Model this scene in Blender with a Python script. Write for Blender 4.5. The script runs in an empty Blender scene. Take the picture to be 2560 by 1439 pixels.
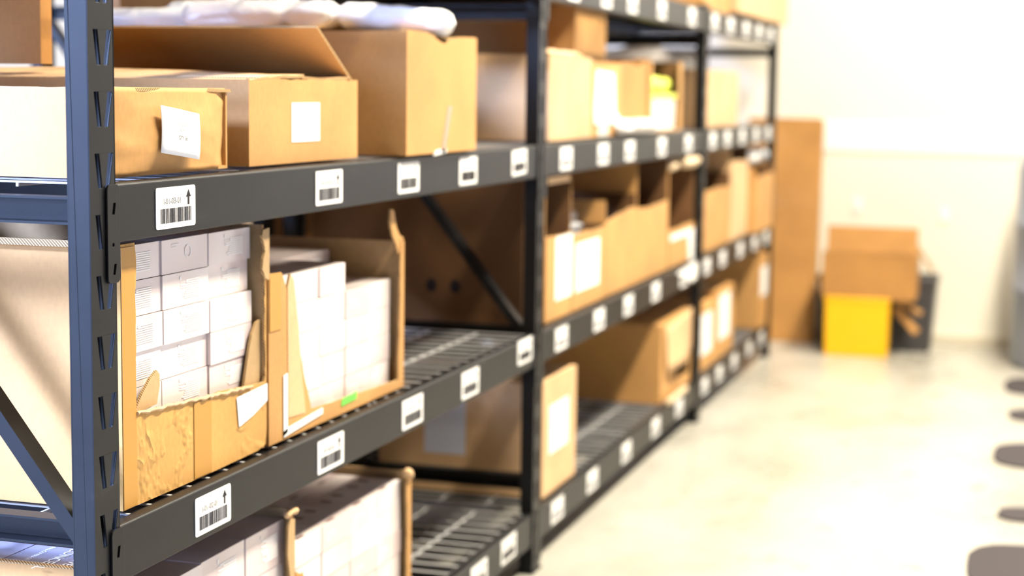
import bpy, bmesh, math, random
from mathutils import Vector, Matrix, noise
from mathutils.geometry import tessellate_polygon
R = math.radians
SC = bpy.context.scene
COL = SC.collection

# ------------------------------------------------------------------ camera
CAM = Vector((1.05538571, -1.7312933, 1.07703642))
yaw, pitch, roll, FPX = R(17.32162248), R(6.59398215), R(0.75151874), 4234.49
fw = Vector((-math.sin(yaw)*math.cos(pitch), math.cos(yaw)*math.cos(pitch), -math.sin(pitch)))
rt = Vector((math.cos(yaw), math.sin(yaw), 0)); up = rt.cross(fw)
rt2 = rt*math.cos(roll) + up*math.sin(roll); up2 = -rt*math.sin(roll) + up*math.cos(roll)
cd = bpy.data.cameras.new('camera'); cam = bpy.data.objects.new('camera', cd); COL.objects.link(cam)
cam.matrix_world = Matrix(((rt2.x, up2.x, -fw.x, CAM.x), (rt2.y, up2.y, -fw.y, CAM.y), (rt2.z, up2.z, -fw.z, CAM.z), (0, 0, 0, 1)))
cd.sensor_width = 36; cd.lens = FPX/2560*36; cd.clip_start = .05; cd.clip_end = 60
cd.dof.use_dof = True; cd.dof.focus_distance = 2.13; cd.dof.aperture_fstop = 2.9; cd.dof.aperture_blades = 0
SC.camera = cam
# ------------------------------------------------------------------ world, exposure
w = bpy.data.worlds.new('world'); SC.world = w; w.use_nodes = True
bg = w.node_tree.nodes['Background']; bg.inputs[0].default_value = (.75, .86, 1, 1); bg.inputs[1].default_value = .6
SC.view_settings.view_transform = 'Standard'; SC.view_settings.look = 'None'
SC.view_settings.gamma = 1; SC.view_settings.exposure = 0.0; SC.view_settings.use_curve_mapping = False
SC.cycles.max_bounces = 7; SC.cycles.diffuse_bounces = 2; SC.cycles.glossy_bounces = 3
SC.cycles.sample_clamp_indirect = 6; SC.cycles.use_denoising = True

# ------------------------------------------------------------------ area lights
def area(name, loc, target, sx, sy, power, color, spread=180):
    l = bpy.data.lights.new(name, 'AREA'); l.shape = 'RECTANGLE'; l.size = sx; l.size_y = sy
    l.energy = power; l.color = color; l.spread = R(spread)
    o = bpy.data.objects.new(name, l); COL.objects.link(o); o.location = loc
    d = Vector(target) - Vector(loc); o.rotation_euler = d.to_track_quat('-Z', 'Y').to_euler()
    return o
WARM = (1, .90, .72); COOL = (.40, .55, 1)
LAMPS = [(1.6, y) for y in (1.0, 2.8, 4.7)] + [(-3.2, y) for y in (.6, 3.4)]
for lx, ly in LAMPS:
    area('ceiling_lamp_light', (lx, ly, 3.84), (lx, ly, 0), .3, 1.8, (285, 180, 165)[LAMPS.index((lx, ly))] if lx > 0 else 60, WARM)
# daylight through the loading door behind the camera on the left
area('loading_door_daylight', (-3.3, -5.86, 1.9), (-1.6, 0, 1.1), 3.4, 3.2, 300, COOL, 90)
# cool skylight high on the left, behind the camera
area('skylight_daylight', (-3.5, -2.0, 3.93), (0, .1, 1.0), 1.5, 1.5, 1150, COOL, 90)

# ------------------------------------------------------------------ materials
def nt(name, rough=.6, spec=.5, metal=0, color=(.5, .5, .5)):
    m = bpy.data.materials.new(name); m.use_nodes = True; n = m.node_tree
    b = n.nodes['Principled BSDF']; b.inputs['Roughness'].default_value = rough
    b.inputs['Specular IOR Level'].default_value = spec; b.inputs['Metallic'].default_value = metal
    b.inputs['Base Color'].default_value = (*color, 1)
    return m, n, b
def N(n, typ, **kw):
    x = n.nodes.new(typ)
    for k, v in kw.items():
        if isinstance(k, str) and k in x.inputs: x.inputs[k].default_value = v
        else: setattr(x, k, v)
    return x
def coord(n, scale):
    tc = n.nodes.new('ShaderNodeTexCoord'); mp = n.nodes.new('ShaderNodeMapping')
    mp.inputs['Scale'].default_value = scale; n.links.new(tc.outputs['Object'], mp.inputs[0]); return mp.outputs[0]
def ramp(n, fac, stops):
    r = n.nodes.new('ShaderNodeValToRGB'); e = r.color_ramp.elements
    while len(e) < len(stops): e.new(.5)
    for q, (p, c) in zip(e, stops): q.position = p; q.color = (*c, 1)
    n.links.new(fac, r.inputs[0]); return r.outputs[0]
def bump(n, b, h, s, d=.001):
    x = n.nodes.new('ShaderNodeBump'); x.inputs['Strength'].default_value = s; x.inputs['Distance'].default_value = d
    n.links.new(h, x.inputs['Height']); n.links.new(x.outputs[0], b.inputs['Normal']); return x
def mix(n, fac, a, b, mode='MIX'):
    x = n.nodes.new('ShaderNodeMix'); x.data_type = 'RGBA'; x.blend_type = mode
    if hasattr(fac, 'node'): n.links.new(fac, x.inputs[0])
    else: x.inputs[0].default_value = fac
    for v, i in ((a, 6), (b, 7)):
        if hasattr(v, 'node'): n.links.new(v, x.inputs[i])
        else: x.inputs[i].default_value = (*v, 1)
    return x.outputs[2]
def card(name, c, crumple=0.0):
    m, n, b = nt(name, .62, .35)
    big = N(n, 'ShaderNodeTexNoise', Scale=5.0, Detail=3.0); n.links.new(coord(n, (1, 1, 1)), big.inputs['Vector'])
    fine = N(n, 'ShaderNodeTexNoise', Scale=160.0, Detail=4.0); n.links.new(coord(n, (1, 1, .6)), fine.inputs['Vector'])
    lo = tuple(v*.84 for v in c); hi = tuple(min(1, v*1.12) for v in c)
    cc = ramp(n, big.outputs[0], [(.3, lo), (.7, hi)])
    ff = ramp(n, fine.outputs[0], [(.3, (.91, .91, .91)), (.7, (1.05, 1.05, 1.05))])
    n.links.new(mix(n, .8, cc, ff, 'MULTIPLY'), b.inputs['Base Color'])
    if crumple:
        cr = N(n, 'ShaderNodeTexNoise', Scale=7.0, Detail=4.0, Roughness=.5, Distortion=.3); n.links.new(coord(n, (1, 1, 1)), cr.inputs['Vector'])
        rd = ramp(n, cr.outputs[0], [(.44, (0, 0, 0)), (.5, (1, 1, 1)), (.56, (0, 0, 0))])
        bump(n, b, rd, crumple, .004)
    else:
        bw = N(n, 'ShaderNodeTexNoise', Scale=60.0, Detail=2.0); n.links.new(coord(n, (1, 1, .1)), bw.inputs['Vector'])
        bump(n, b, bw.outputs[0], .12, .002)
    return m
KRAFT = card('kraft_cardboard', (.54, .29, .098))
KRAFT2 = card('brown_cardboard', (.45, .225, .065))
PALE = card('pale_cardboard', (.66, .43, .23))
DARK_SHADEC = card('dark_shaded_cardboard', (.15, .072, .028))  # cardboard darkened to put shade into box insides and cartons behind
CRUMP = card('crumpled_cardboard', (.56, .31, .09), .65)
INNER = card('cardboard_inside', (.50, .33, .16))
def edge_mat():
    m, n, b = nt('corrugated_edge', .8, .2)
    tc = n.nodes.new('ShaderNodeTexCoord'); sp = n.nodes.new('ShaderNodeSeparateXYZ'); n.links.new(tc.outputs['Object'], sp.inputs[0])
    s1 = N(n, 'ShaderNodeMath', operation='ADD'); s2 = N(n, 'ShaderNodeMath', operation='ADD')
    n.links.new(sp.outputs[0], s1.inputs[0]); n.links.new(sp.outputs[1], s1.inputs[1]); n.links.new(s1.outputs[0], s2.inputs[0]); n.links.new(sp.outputs[2], s2.inputs[1])
    mu = N(n, 'ShaderNodeMath', operation='MULTIPLY'); mu.inputs[1].default_value = 2*math.pi/.0045; n.links.new(s2.outputs[0], mu.inputs[0])
    si = N(n, 'ShaderNodeMath', operation='SINE'); n.links.new(mu.outputs[0], si.inputs[0])
    n.links.new(ramp(n, si.outputs[0], [(.0, (.22, .13, .06)), (.5, (.62, .42, .20))]), b.inputs['Base Color']); return m
EDGE = edge_mat()
def metal():
    m, n, b = nt('black_powder_coat', .40, .24)
    t = N(n, 'ShaderNodeTexNoise', Scale=14.0, Detail=6.0); n.links.new(coord(n, (1, .35, 1)), t.inputs['Vector'])
    n.links.new(ramp(n, t.outputs[0], [(.35, (.005, .0052, .006)), (.62, (.008, .0083, .009)), (.8, (.032, .031, .030))]), b.inputs['Base Color'])
    f = N(n, 'ShaderNodeTexNoise', Scale=900.0, Detail=1.0); n.links.new(coord(n, (1, 1, 1)), f.inputs['Vector']); bump(n, b, f.outputs[0], .12, .0006)
    return m
BLACK = metal()
WIRE = nt('deck_wire_metal', .35, .5, .2, (.60, .60, .61))[0]
PAPER = nt('white_paper', .55, .4, 0, (.86, .86, .85))[0]
INK = nt('black_ink', .6, .3, 0, (.015, .012, .015))[0]
GREYINK = nt('grey_ink', .6, .3, 0, (.42, .42, .44))[0]
WHITEINK = nt('white_print', .4, .5, 0, (.95, .93, .93))[0]
TAPE = nt('packing_tape', .3, .25, 0, (.50, .255, .055))[0]
TAPE2 = nt('brown_tape_strip', .25, .5, 0, (.42, .25, .16))[0]
GREEN = nt('green_sticker', .5, .4, 0, (.16, .62, .08))[0]
def plastic_pink():
    m, n, b = nt('frosted_pink_plastic', .28, .5)
    t = N(n, 'ShaderNodeTexNoise', Scale=7.0, Detail=1.0); n.links.new(coord(n, (1, 1, 1)), t.inputs['Vector'])
    oi = n.nodes.new('ShaderNodeObjectInfo'); ad = n.nodes.new('ShaderNodeVectorMath'); ad.operation = 'ADD'
    n.links.new(coord(n, (1, 1, 1)), ad.inputs[0]); sc_ = n.nodes.new('ShaderNodeVectorMath'); sc_.operation = 'SCALE'; sc_.inputs[3].default_value = 9
    cx = n.nodes.new('ShaderNodeCombineXYZ'); [n.links.new(oi.outputs['Random'], cx.inputs[i]) for i in range(3)]
    n.links.new(cx.outputs[0], sc_.inputs[0]); n.links.new(sc_.outputs[0], ad.inputs[1]); n.links.new(ad.outputs[0], t.inputs['Vector'])
    n.links.new(ramp(n, t.outputs[0], [(.3, (.64, .53, .53)), (.5, (.75, .65, .63)), (.7, (.82, .76, .76))]), b.inputs['Base Color'])
    b.inputs['Coat Weight'].default_value = .5; b.inputs['Coat Roughness'].default_value = .12
    return m
PINK = plastic_pink()
def film(name, c, alpha, rough=.25):
    m, n, b = nt(name, rough, .6, 0, c); b.inputs['Alpha'].default_value = alpha
    t = N(n, 'ShaderNodeTexNoise', Scale=22.0, Detail=4.0, Distortion=.8); n.links.new(coord(n, (1, 1, 1)), t.inputs['Vector']); bump(n, b, t.outputs[0], .6, .01); return m
WRAP = film('white_poly_bag', (.90, .89, .88), 1.0)
CLEARBAG = film('cloudy_plastic_film', (.74, .72, .66), .82)
NEON = film('neon_yellow_bag', (.86, .95, .16), 1.0)
GREYBAG = film('grey_poly_bag', (.42, .43, .46), 1.0)
BLUE = film('blue_plastic', (.08, .12, .32), 1.0)
TAN = film('tan_paper_wrap', (.80, .62, .40), 1.0, .6)
YELLOW = nt('yellow_plastic', .38, .5, 0, (.93, .50, .004))[0]
DARKGREY = nt('dark_grey_plastic', .5, .4, 0, (.055, .052, .055))[0]
GREYMETAL = nt('grey_blue_metal', .35, .5, 0, (.26, .30, .38))[0]
FLOOR_SHADOW = nt('floor_shadow_dark', .8, .3, 0, (.045, .038, .042))[0]  # dark tone for the shadow pieces laid on the floor
def concrete():
    m, n, b = nt('polished_concrete', .26, .45)
    t = N(n, 'ShaderNodeTexNoise', Scale=2.2, Detail=7.0, Roughness=.6); n.links.new(coord(n, (1, .55, 1)), t.inputs['Vector'])
    v = N(n, 'ShaderNodeTexNoise', Scale=9.0, Detail=3.0); n.links.new(coord(n, (1, .6, 1)), v.inputs['Vector'])
    a = ramp(n, t.outputs[0], [(.3, (.30, .29, .25)), (.5, (.42, .405, .355)), (.72, (.50, .48, .43))])
    s = ramp(n, v.outputs[0], [(.28, (.72, .68, .62)), (.4, (1, 1, 1))])
    n.links.new(mix(n, .8, a, s, 'MULTIPLY'), b.inputs['Base Color'])
    r = N(n, 'ShaderNodeMapRange'); r.inputs[3].default_value = .18; r.inputs[4].default_value = .42; n.links.new(t.outputs[0], r.inputs[0]); n.links.new(r.outputs[0], b.inputs['Roughness'])
    return m
CONC = concrete()
def paint(name, c, rough=.6):
    m, n, b = nt(name, rough, .4)
    t = N(n, 'ShaderNodeTexNoise', Scale=1.6, Detail=3.0); n.links.new(coord(n, (1, 1, 1)), t.inputs['Vector'])
    n.links.new(ramp(n, t.outputs[0], [(.3, tuple(x*.96 for x in c)), (.7, c)]), b.inputs['Base Color'])
    f = N(n, 'ShaderNodeTexNoise', Scale=180.0); n.links.new(coord(n, (1, 1, 1)), f.inputs['Vector']); bump(n, b, f.outputs[0], .1, .001); return m
CREAM = paint('cream_wall_paint', (.84, .80, .69)); WHITEP = paint('white_gloss_paint', (.90, .90, .88), .3); CEILP = paint('ceiling_paint', (.30, .29, .27)); DARKP = paint('brown_grey_wall_paint', (.16, .14, .12))
def emis(name, c, s):
    m = bpy.data.materials.new(name); m.use_nodes = True; n = m.node_tree; n.nodes.clear()
    e = n.nodes.new('ShaderNodeEmission'); o = n.nodes.new('ShaderNodeOutputMaterial'); e.inputs[0].default_value = (*c, 1); e.inputs[1].default_value = s
    n.links.new(e.outputs[0], o.inputs[0]); return m
LAMPE = emis('lamp_diffuser', WARM, 14); SKYE = emis('daylight_pane', COOL, 6)

# ------------------------------------------------------------------ mesh helpers
class MB:
    def __init__(s): s.v = []; s.f = []; s.mi = []
    def add(s, vs, fs, mi=0):
        o = len(s.v); s.v += [Vector(x) for x in vs]; s.f += [[o+i for i in f] for f in fs]; s.mi += [mi]*len(fs); return s
    def box(s, x0, x1, y0, y1, z0, z1, mi=0):
        return s.add([(x, y, z) for x in (x0, x1) for y in (y0, y1) for z in (z0, z1)],
                     [(0, 1, 3, 2), (4, 6, 7, 5), (0, 4, 5, 1), (2, 3, 7, 6), (0, 2, 6, 4), (1, 5, 7, 3)], mi)
    def bar(s, a, b, wx, wy, mi=0, ref=(0, 1, 0)):
        a, b = Vector(a), Vector(b); d = (b-a).normalized(); u = Vector(ref); u = (u - d*u.dot(d)).normalized(); v = d.cross(u)
        q = []
        for p in (a, b):
            for i, j in ((-1, -1), (1, -1), (1, 1), (-1, 1)): q.append(p + u*i*wx/2 + v*j*wy/2)
        return s.add(q, [(3, 2, 1, 0), (4, 5, 6, 7), (0, 1, 5, 4), (1, 2, 6, 5), (2, 3, 7, 6), (3, 0, 4, 7)], mi)
    def tube(s, pts, rad, n=10, mi=0, cap=True):
        rings = []; pts = [Vector(p) for p in pts]
        for i, p in enumerate(pts):
            d = (pts[min(i+1, len(pts)-1)] - pts[max(i-1, 0)]).normalized()
            u = d.orthogonal().normalized() if abs(d.z) > .99 else d.cross(Vector((0, 0, 1))).normalized(); v = d.cross(u)
            r = rad[i] if isinstance(rad, (list, tuple)) else rad
            rings.append([p + (u*math.cos(2*math.pi*k/n) + v*math.sin(2*math.pi*k/n))*r for k in range(n)])
        vs = [x for r in rings for x in r]; fs = []
        for i in range(len(rings)-1):
            for k in range(n): fs.append((i*n+k, i*n+(k+1) % n, (i+1)*n+(k+1) % n, (i+1)*n+k))
        if cap: fs += [tuple(range(n))[::-1], tuple((len(rings)-1)*n+k for k in range(n))]
        return s.add(vs, fs, mi)
    def poly(s, O, U, V, outer, holes=(), t=.004, mi=0, me=1, mb=None, fold=0):
        """flat plate: outline in (u,v) from O, thickness t against the normal U x V; edge faces take material me"""
        O, U, V = Vector(O), Vector(U), Vector(V); W = U.cross(V).normalized()
        loops = [list(outer)] + [list(h) for h in holes]
        flat = [p for l in loops for p in l]; F = [O + U*a + V*b for a, b in flat]; k = len(flat)
        tri = tessellate_polygon([[Vector((a, b, 0)) for a, b in l] for l in loops])
        good = []
        for tr in tri:
            a, b, c = (Vector((*flat[i], 0)) for i in tr)
            cr = (b-a).cross(c-a).z
            if abs(cr) < 1e-12: continue
            good.append(tr if cr > 0 else tr[::-1])
        s.add(F, good, mi); s.add([p - W*t for p in F], [g[::-1] for g in good], mi if mb is None else mb)
        o = 0; u0 = min(p[0] for p in outer); u1 = max(p[0] for p in outer); v0 = min(p[1] for p in outer); v1 = max(p[1] for p in outer)
        for li, l in enumerate(loops):
            for i in range(len(l)):
                j = (i+1) % len(l); a, b = F[o+i], F[o+j]; (pa, pb) = (l[i], l[j]); k = me
                if fold and li == 0 and (pa[0] == pb[0] == u0 or pa[0] == pb[0] == u1 or pa[1] == pb[1] == v0 or (fold > 1 and abs(pa[1]-v1) < .01 and abs(pb[1]-v1) < .01)): k = mi
                s.add([a, b, b - W*t, a - W*t], [(0, 3, 2, 1)], k)
            o += len(l)
        return s
    def build(s, name, mats, parent=None, smooth=False, bevel=0, merge=True, autosm=False):
        me = bpy.data.meshes.new(name); me.from_pydata([tuple(v) for v in s.v], [], s.f); me.polygons.foreach_set('material_index', s.mi)
        for m in (mats if isinstance(mats, (list, tuple)) else [mats]): me.materials.append(m)
        bm = bmesh.new(); bm.from_mesh(me)
        if merge: bmesh.ops.remove_doubles(bm, verts=bm.verts, dist=1e-5)
        bmesh.ops.recalc_face_normals(bm, faces=bm.faces)
        if smooth:
            for f in bm.faces: f.smooth = True
        bm.to_mesh(me); bm.free()
        o = bpy.data.objects.new(name, me); COL.objects.link(o)
        if parent is not None: o.parent = parent
        if bevel:
            b = o.modifiers.new('bevel', 'BEVEL'); b.width = bevel; b.segments = 2; b.limit_method = 'ANGLE'; b.angle_limit = R(40)
        return o
def tag(o, label=None, cat=None, group=None, kind=None):
    for k, v in (('label', label), ('category', cat), ('group', group), ('kind', kind)):
        if v: o[k] = v
    return o
def empty(name, label, cat, loc=(0, 0, 0), group=None, kind=None):
    o = bpy.data.objects.new(name, None); COL.objects.link(o); o.empty_display_size = .05; o.location = loc
    return tag(o, label, cat, group, kind)
def child_fix(root):
    """parts are modelled in world coordinates; shift them so the root can sit at the thing's base"""
    for c in root.children:
        if c.parent is root: c.location = c.location - root.location
def rect(u0, v0, u1, v1): return [(u0, v0), (u1, v0), (u1, v1), (u0, v1)]
def rrect(u0, v0, u1, v1, r, n=4):
    p = []
    for cx, cy, a in ((u1-r, v0+r, -90), (u1-r, v1-r, 0), (u0+r, v1-r, 90), (u0+r, v0+r, 180)):
        for i in range(n+1): t = R(a + 90*i/n); p.append((cx + r*math.cos(t), cy + r*math.sin(t)))
    return p
def jag(p, q, amp, step, rnd, smooth=.5):
    """ragged line from p to q (q left out)"""
    p, q = Vector(p), Vector(q); L = (q-p).length; n = max(2, int(L/step)); d = (q-p)/L; m = Vector((-d.y, d.x)); out = [tuple(p)]; cur = 0
    for i in range(1, n):
        cur = cur*smooth + rnd.uniform(-amp, amp)
        out.append(tuple(p + d*(L*i/n + rnd.uniform(-.2, .2)*step) + m*cur))
    return out
def text_mesh(name, txt, size, O, U, V, mat, parent, off=.0006):
    c = bpy.data.curves.new('t', 'FONT'); c.body = txt; c.size = size; c.extrude = 0; c.resolution_u = 2
    t = bpy.data.objects.new('t', c); COL.objects.link(t)
    dg = bpy.context.evaluated_depsgraph_get(); me = bpy.data.meshes.new_from_object(t.evaluated_get(dg))
    bpy.data.objects.remove(t); bpy.data.curves.remove(c)
    O, U, V = Vector(O), Vector(U).normalized(), Vector(V).normalized(); W = U.cross(V)
    for v in me.vertices: v.co = O + U*v.co.x + V*v.co.y + W*off
    me.name = name; me.materials.clear(); me.materials.append(mat)
    o = bpy.data.objects.new(name, me); COL.objects.link(o)
    if parent is not None: o.parent = parent
    return o
X, Y, Z = Vector((1, 0, 0)), Vector((0, 1, 0)), Vector((0, 0, 1))
def fbm(p, s, seed=0): return noise.fractal(Vector(p)*s + Vector((seed*7.3, seed*3.1, seed)), 1, 2, 3)

# ------------------------------------------------------------------ room
def struct(name, mb, mat, bevel=0): return tag(mb.build(name, mat, bevel=bevel), kind='structure')
XL, XR, YF, YB, ZC = -6.5, 4.2, -6.0, 5.87, 4.0
struct('floor', MB().box(XL, XR, YF, YB, -.1, 0), CONC)
struct('ceiling', MB().box(XL, XR, YF, YB, ZC, ZC+.1), CEILP)
struct('wall_back', MB().box(XL-.1, XR+.1, YB, YB+.1, -.1, ZC+.1), CREAM)
struct('wall_left', MB().box(XL-.1, XL, YF, YB, -.1, ZC+.1), DARKP)
struct('wall_right', MB().box(XR, XR+.1, YF, YB, -.1, ZC+.1), DARKP)
fwm = MB(); fwm.box(XL-.1, -5.1, YF-.1, YF, -.1, ZC+.1); fwm.box(-1.5, XR+.1, YF-.1, YF, -.1, ZC+.1); fwm.box(-5.1, -1.5, YF-.1, YF, 3.55, ZC+.1); fwm.box(-5.1, -1.5, YF-.1, YF, -.1, 0)
struct('wall_front', fwm, DARKP)
struct('window_1', MB().box(-5.1, -1.5, YF-.08, YF-.05, 0, 3.55), SKYE)
struct('window_2', MB().box(-4.25, -2.75, -2.75, -1.25, ZC-.02, ZC-.004), SKYE)
struct('trim_1', MB().box(-.2, XR, YB-.007, YB, .835, .965), WHITEP, .003)
struct('baseboard_back', MB().box(-.2, XR, YB-.012, YB, 0, .045), paint('beige_base', (.62, .56, .45)), .002)
for i, (lx, ly) in enumerate(LAMPS):
    where = ('over the aisle' if lx > 0 else 'behind the racks') + ', %s from the loading door' % ['first', 'second', 'third'][i if lx > 0 else i-3]
    r = empty('ceiling_lamp', 'long warm strip lamp on the ceiling ' + where, 'lamp', (lx, ly, ZC), 'ceiling strip lamps')
    MB().box(-.2, .2, -.95, .95, -.09, 0).build('lamp_housing', WHITEP, r, bevel=.004)
    MB().box(-.16, .16, -.91, .91, -.10, -.09).build('lamp_diffuser', LAMPE, r)

# ------------------------------------------------------------------ rack
YP = [0.0, 1.83, 3.707, 5.2155]           # near edge of each front post
PW, PD, BH = .057, .030, .0717
LV = [.138, .545, .963, 1.352]
DEPTH, GAP = .61, .05
def post_mb(xf, s, y, ztop, slots=True):
    """C channel upright; xf = plane of its face, s = +1 faces +X, -1 faces -X"""
    m = MB(); holes = []
    if slots:
        k = 0
        while True:
            zc = 1.119 - .072*8 + .072*k - .36 + .36; zc = .04 + .072*k + .0029
            if zc > ztop-.04: break
            for a, b in ((.0165, .024), (.0475, .0395)):
                holes.append([(b-.0045, zc-.0205), (b+.004, zc-.0205), (a+.0055, zc+.0205), (a-.0055, zc+.0205)])
            k += 1
    O = (xf, y, 0) if s > 0 else (xf, y+PW, 0); U = Y if s > 0 else -Y
    m.poly(O, U, Z, rect(0, 0, PW, ztop), holes, t=.0022, me=0)
    xi = xf - s*PD
    a, b = min(xf, xi), max(xf, xi)
    m.box(a, b, y, y+.0022, 0, ztop); m.box(a, b, y+PW-.0022, y+PW, 0, ztop)
    l0, l1 = (xi, xi+.0022) if s > 0 else (xi-.0022, xi)
    m.box(l0, l1, y, y+.014, 0, ztop); m.box(l0, l1, y+PW-.014, y+PW, 0, ztop)
    return m
def frame(x0, y, label, slots, rear=True):
    """x0 = aisle face; the frame reaches back to x0-DEPTH"""
    r = empty('rack_upright_frame', label, 'rack frame', (x0-DEPTH/2, y, 0), 'upright frames of the racks')
    zt = 1.366
    post_mb(x0, 1, y, zt, slots).build('post', BLACK, r, bevel=.0006 if slots else 0)
    post_mb(x0-DEPTH, -1, y, zt, False).build('post', BLACK, r)
    for xa, xb in ((x0-PD-.01, x0+.004), (x0-DEPTH-.004, x0-DEPTH+PD+.01)):
        MB().box(xa, xb, y-.008, y+PW+.008, 0, .004).build('foot_plate', BLACK, r)
    yc = y + .028
    xa, xb = x0-DEPTH+PD, x0-PD
    for z in (.205, .541, .931, 1.25):
        MB().box(xa, xb, yc+.010, yc+.013, z-.0165, z+.0165).box(xa, xb, yc-.013, yc+.010, z+.0135, z+.0165).box(xa, xb, yc-.013, yc+.010, z-.0165, z-.0135).build('horizontal_strut', BLACK, r)
    def brace(z0, z1):
        m = MB(); a, b = Vector((xb+.004, yc-.012, z0)), Vector((xa, yc-.012, z1)); d = (b-a).normalized(); nrm = Vector((-d.z, 0, d.x))
        if nrm.z < 0: nrm = -nrm
        m.bar(a+Y*.010, b+Y*.010, .030, .019, ref=(0, 1, 0))
        return m.build('diagonal_brace', BLACK, r)
    brace(.533, 1.235)
    child_fix(r); return r
ordn = ['nearest', 'second', 'third', 'farthest']
desc = ['nearest the camera at the left, face full of angled slots', 'between first and second bays, brace showing beside brown cartons',
        'between the second and third bays, beside the neon yellow bag', 'at the far end by the tall cardboard sheet']
for i, y in enumerate(YP):
    frame(0, y, 'black slotted steel rack frame ' + desc[i], i < 3)
for i, y in enumerate(YP[:3]):
    frame(-DEPTH-GAP, y, 'black steel frame of the rear rack, ' + ['nearest one behind the front cartons', 'second one, strut high behind the blue grey post', 'third one along behind the second bay'][i], False)

def barcode_label(parent, y, z, code, xf=0.0, tilt=0, rich=2, w_=.103, h_=.0525, rnd=random.Random(3)):
    U = Y*math.cos(tilt) + Z*math.sin(tilt); V = -Y*math.sin(tilt) + Z*math.cos(tilt); O = Vector((xf+.0012, y, z))
    lb = MB().poly(O, U, V, rrect(0, 0, w_, h_, .004), t=.0009, me=0).build('barcode_label', PAPER, parent)
    if rich == 0: return lb
    m = MB(); O2 = O + X*.0004; u = .011; rn = random.Random(code)
    while u < w_-.012:
        bw = rn.choice([.0005, .0006, .0010, .0015]); m.poly(O2, U, V, rect(u, .007, u+bw, .0255), t=.0003, me=0); u += bw + rn.choice([.0009, .0011, .0018])
    ax = w_-.019
    m.poly(O2, U, V, [(ax-.0022, .028), (ax+.0022, .028), (ax+.0022, .038), (ax+.0065, .038), (ax, .0475), (ax-.0065, .038), (ax-.0022, .038)], t=.0003, me=0)
    m.build('printed_barcode', INK if rich > 1 else GREYINK, lb)
    if rich > 1:
        text_mesh('printed_code', code, .0112, O2 + U*.017 + V*.031, U, V, INK, lb)
    return lb
def beam_mb(y0, y1, z, xf):
    m = MB()
    m.poly((xf, y0, 0), X, Z, [(0, z-BH), (0, z-.003), (-.003, z), (-.019, z), (-.019, z-.0035), (-.040, z-.0035), (-.040, z-BH)], t=(y1-y0), me=0)
    return m
def beam(name, y0, y1, z, xf, label, labels=(), rich=1, slots=True, s=1, code='I-01-03-0'):
    r = empty('shelf_beam', label, 'shelf beam', (xf, y0, z-BH), 'shelf beams')
    beam_mb(y0, y1, z, xf if s > 0 else xf+.04).build('beam_rail', BLACK, r, bevel=.0015)
    # connector plates that hook over the post faces
    if s > 0:
        for k, (ya, yb) in enumerate(((y0-.034+.01, y0+.004), (y1-.004, y1+.022))):
            hl = []
            yc = (ya+yb)/2 - ya
            if slots:
                hl = [[(yc-.0035, .082), (yc+.002, .082), (yc+.005, .096), (yc-.0005, .096)], [(yc-.003, .010), (yc+.002, .010), (yc+.005, .023), (yc, .023)],
                      [(yc-.0015+.0025*math.cos(t*math.pi/4), .046+.0025*math.sin(t*math.pi/4)) for t in range(8)]]
            MB().poly((xf+.0035, ya, z-.119), Y, Z, rrect(0, 0, yb-ya, .118, .007), hl, t=.003, me=0).build('connector_plate', BLACK, r, bevel=.0005)
    for i, q in enumerate(labels):
        yy, zz, til = (q + (0, 0))[:3] if isinstance(q, tuple) else (q, 0, 0)
        barcode_label(r, yy, z-.0635+zz, code + str(i+1), xf, til, rich=(2 if y0 < 1 else rich))
    child_fix(r); return r
bayn = ['first', 'second', 'third']; levn = ['bottom', 'lower middle', 'upper middle', 'top']
LAB = {(0, 2): [(.152, .0, 0), (.640, .001, 0), (.985, .001, 0), (1.306, .0, 0), (1.64, .003, .03)],
       (0, 1): [(.248, .0, 0), (.647, -.001, 0), (1.012, .0, 0), (1.332, .0, 0), (1.70, .012, 0)],
       (0, 0): [(.33, 0, 0), (.72, 0, 0), (1.08, 0, 0), (1.40, 0, 0), (1.60, .005, 0)],
       (0, 3): [.25, .72, 1.2, 1.6],
       (1, 2): [2.008, 2.355, 2.641, 3.039, 3.424], (1, 1): [1.993, 2.345, 2.663, 3.003, 3.40], (1, 0): [1.982, 2.307, 2.674, 3.043, 3.381], (1, 3): [2.05, 2.36, 2.638, 2.998, 3.43],
       (2, 2): [3.83, 4.102, 4.41, 4.721, 5.013], (2, 1): [3.783, 4.073, 4.433, 4.76, 5.04], (2, 0): [3.72+.08, 4.07, 4.37, 4.70, 5.0], (2, 3): [3.81, 4.104, 4.43, 4.72, 5.0]}
for b in range(3):
    y0, y1 = YP[b]+PW, YP[b+1]
    for l, z in enumerate(LV):
        beam('shelf_beam', y0, y1, z, 0, 'black %s shelf beam of the %s bay along the aisle, with white barcode labels' % (levn[l], bayn[b]), LAB[(b, l)], slots=(b == 0), code='I-0%d-0%d-0' % (b+1, l+1))
        beam('shelf_beam', y0, y1, z, -DEPTH, 'black rear beam under the %s shelf of the %s bay' % (levn[l], bayn[b]), s=-1)
for b in (0, 1):
    for l, z in enumerate(LV[1:], 1):
        beam('shelf_beam', YP[b]+PW, YP[b+1], z, -DEPTH-GAP, 'black %s beam of the rear rack behind the %s bay' % (levn[l], bayn[b]), slots=False)

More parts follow.
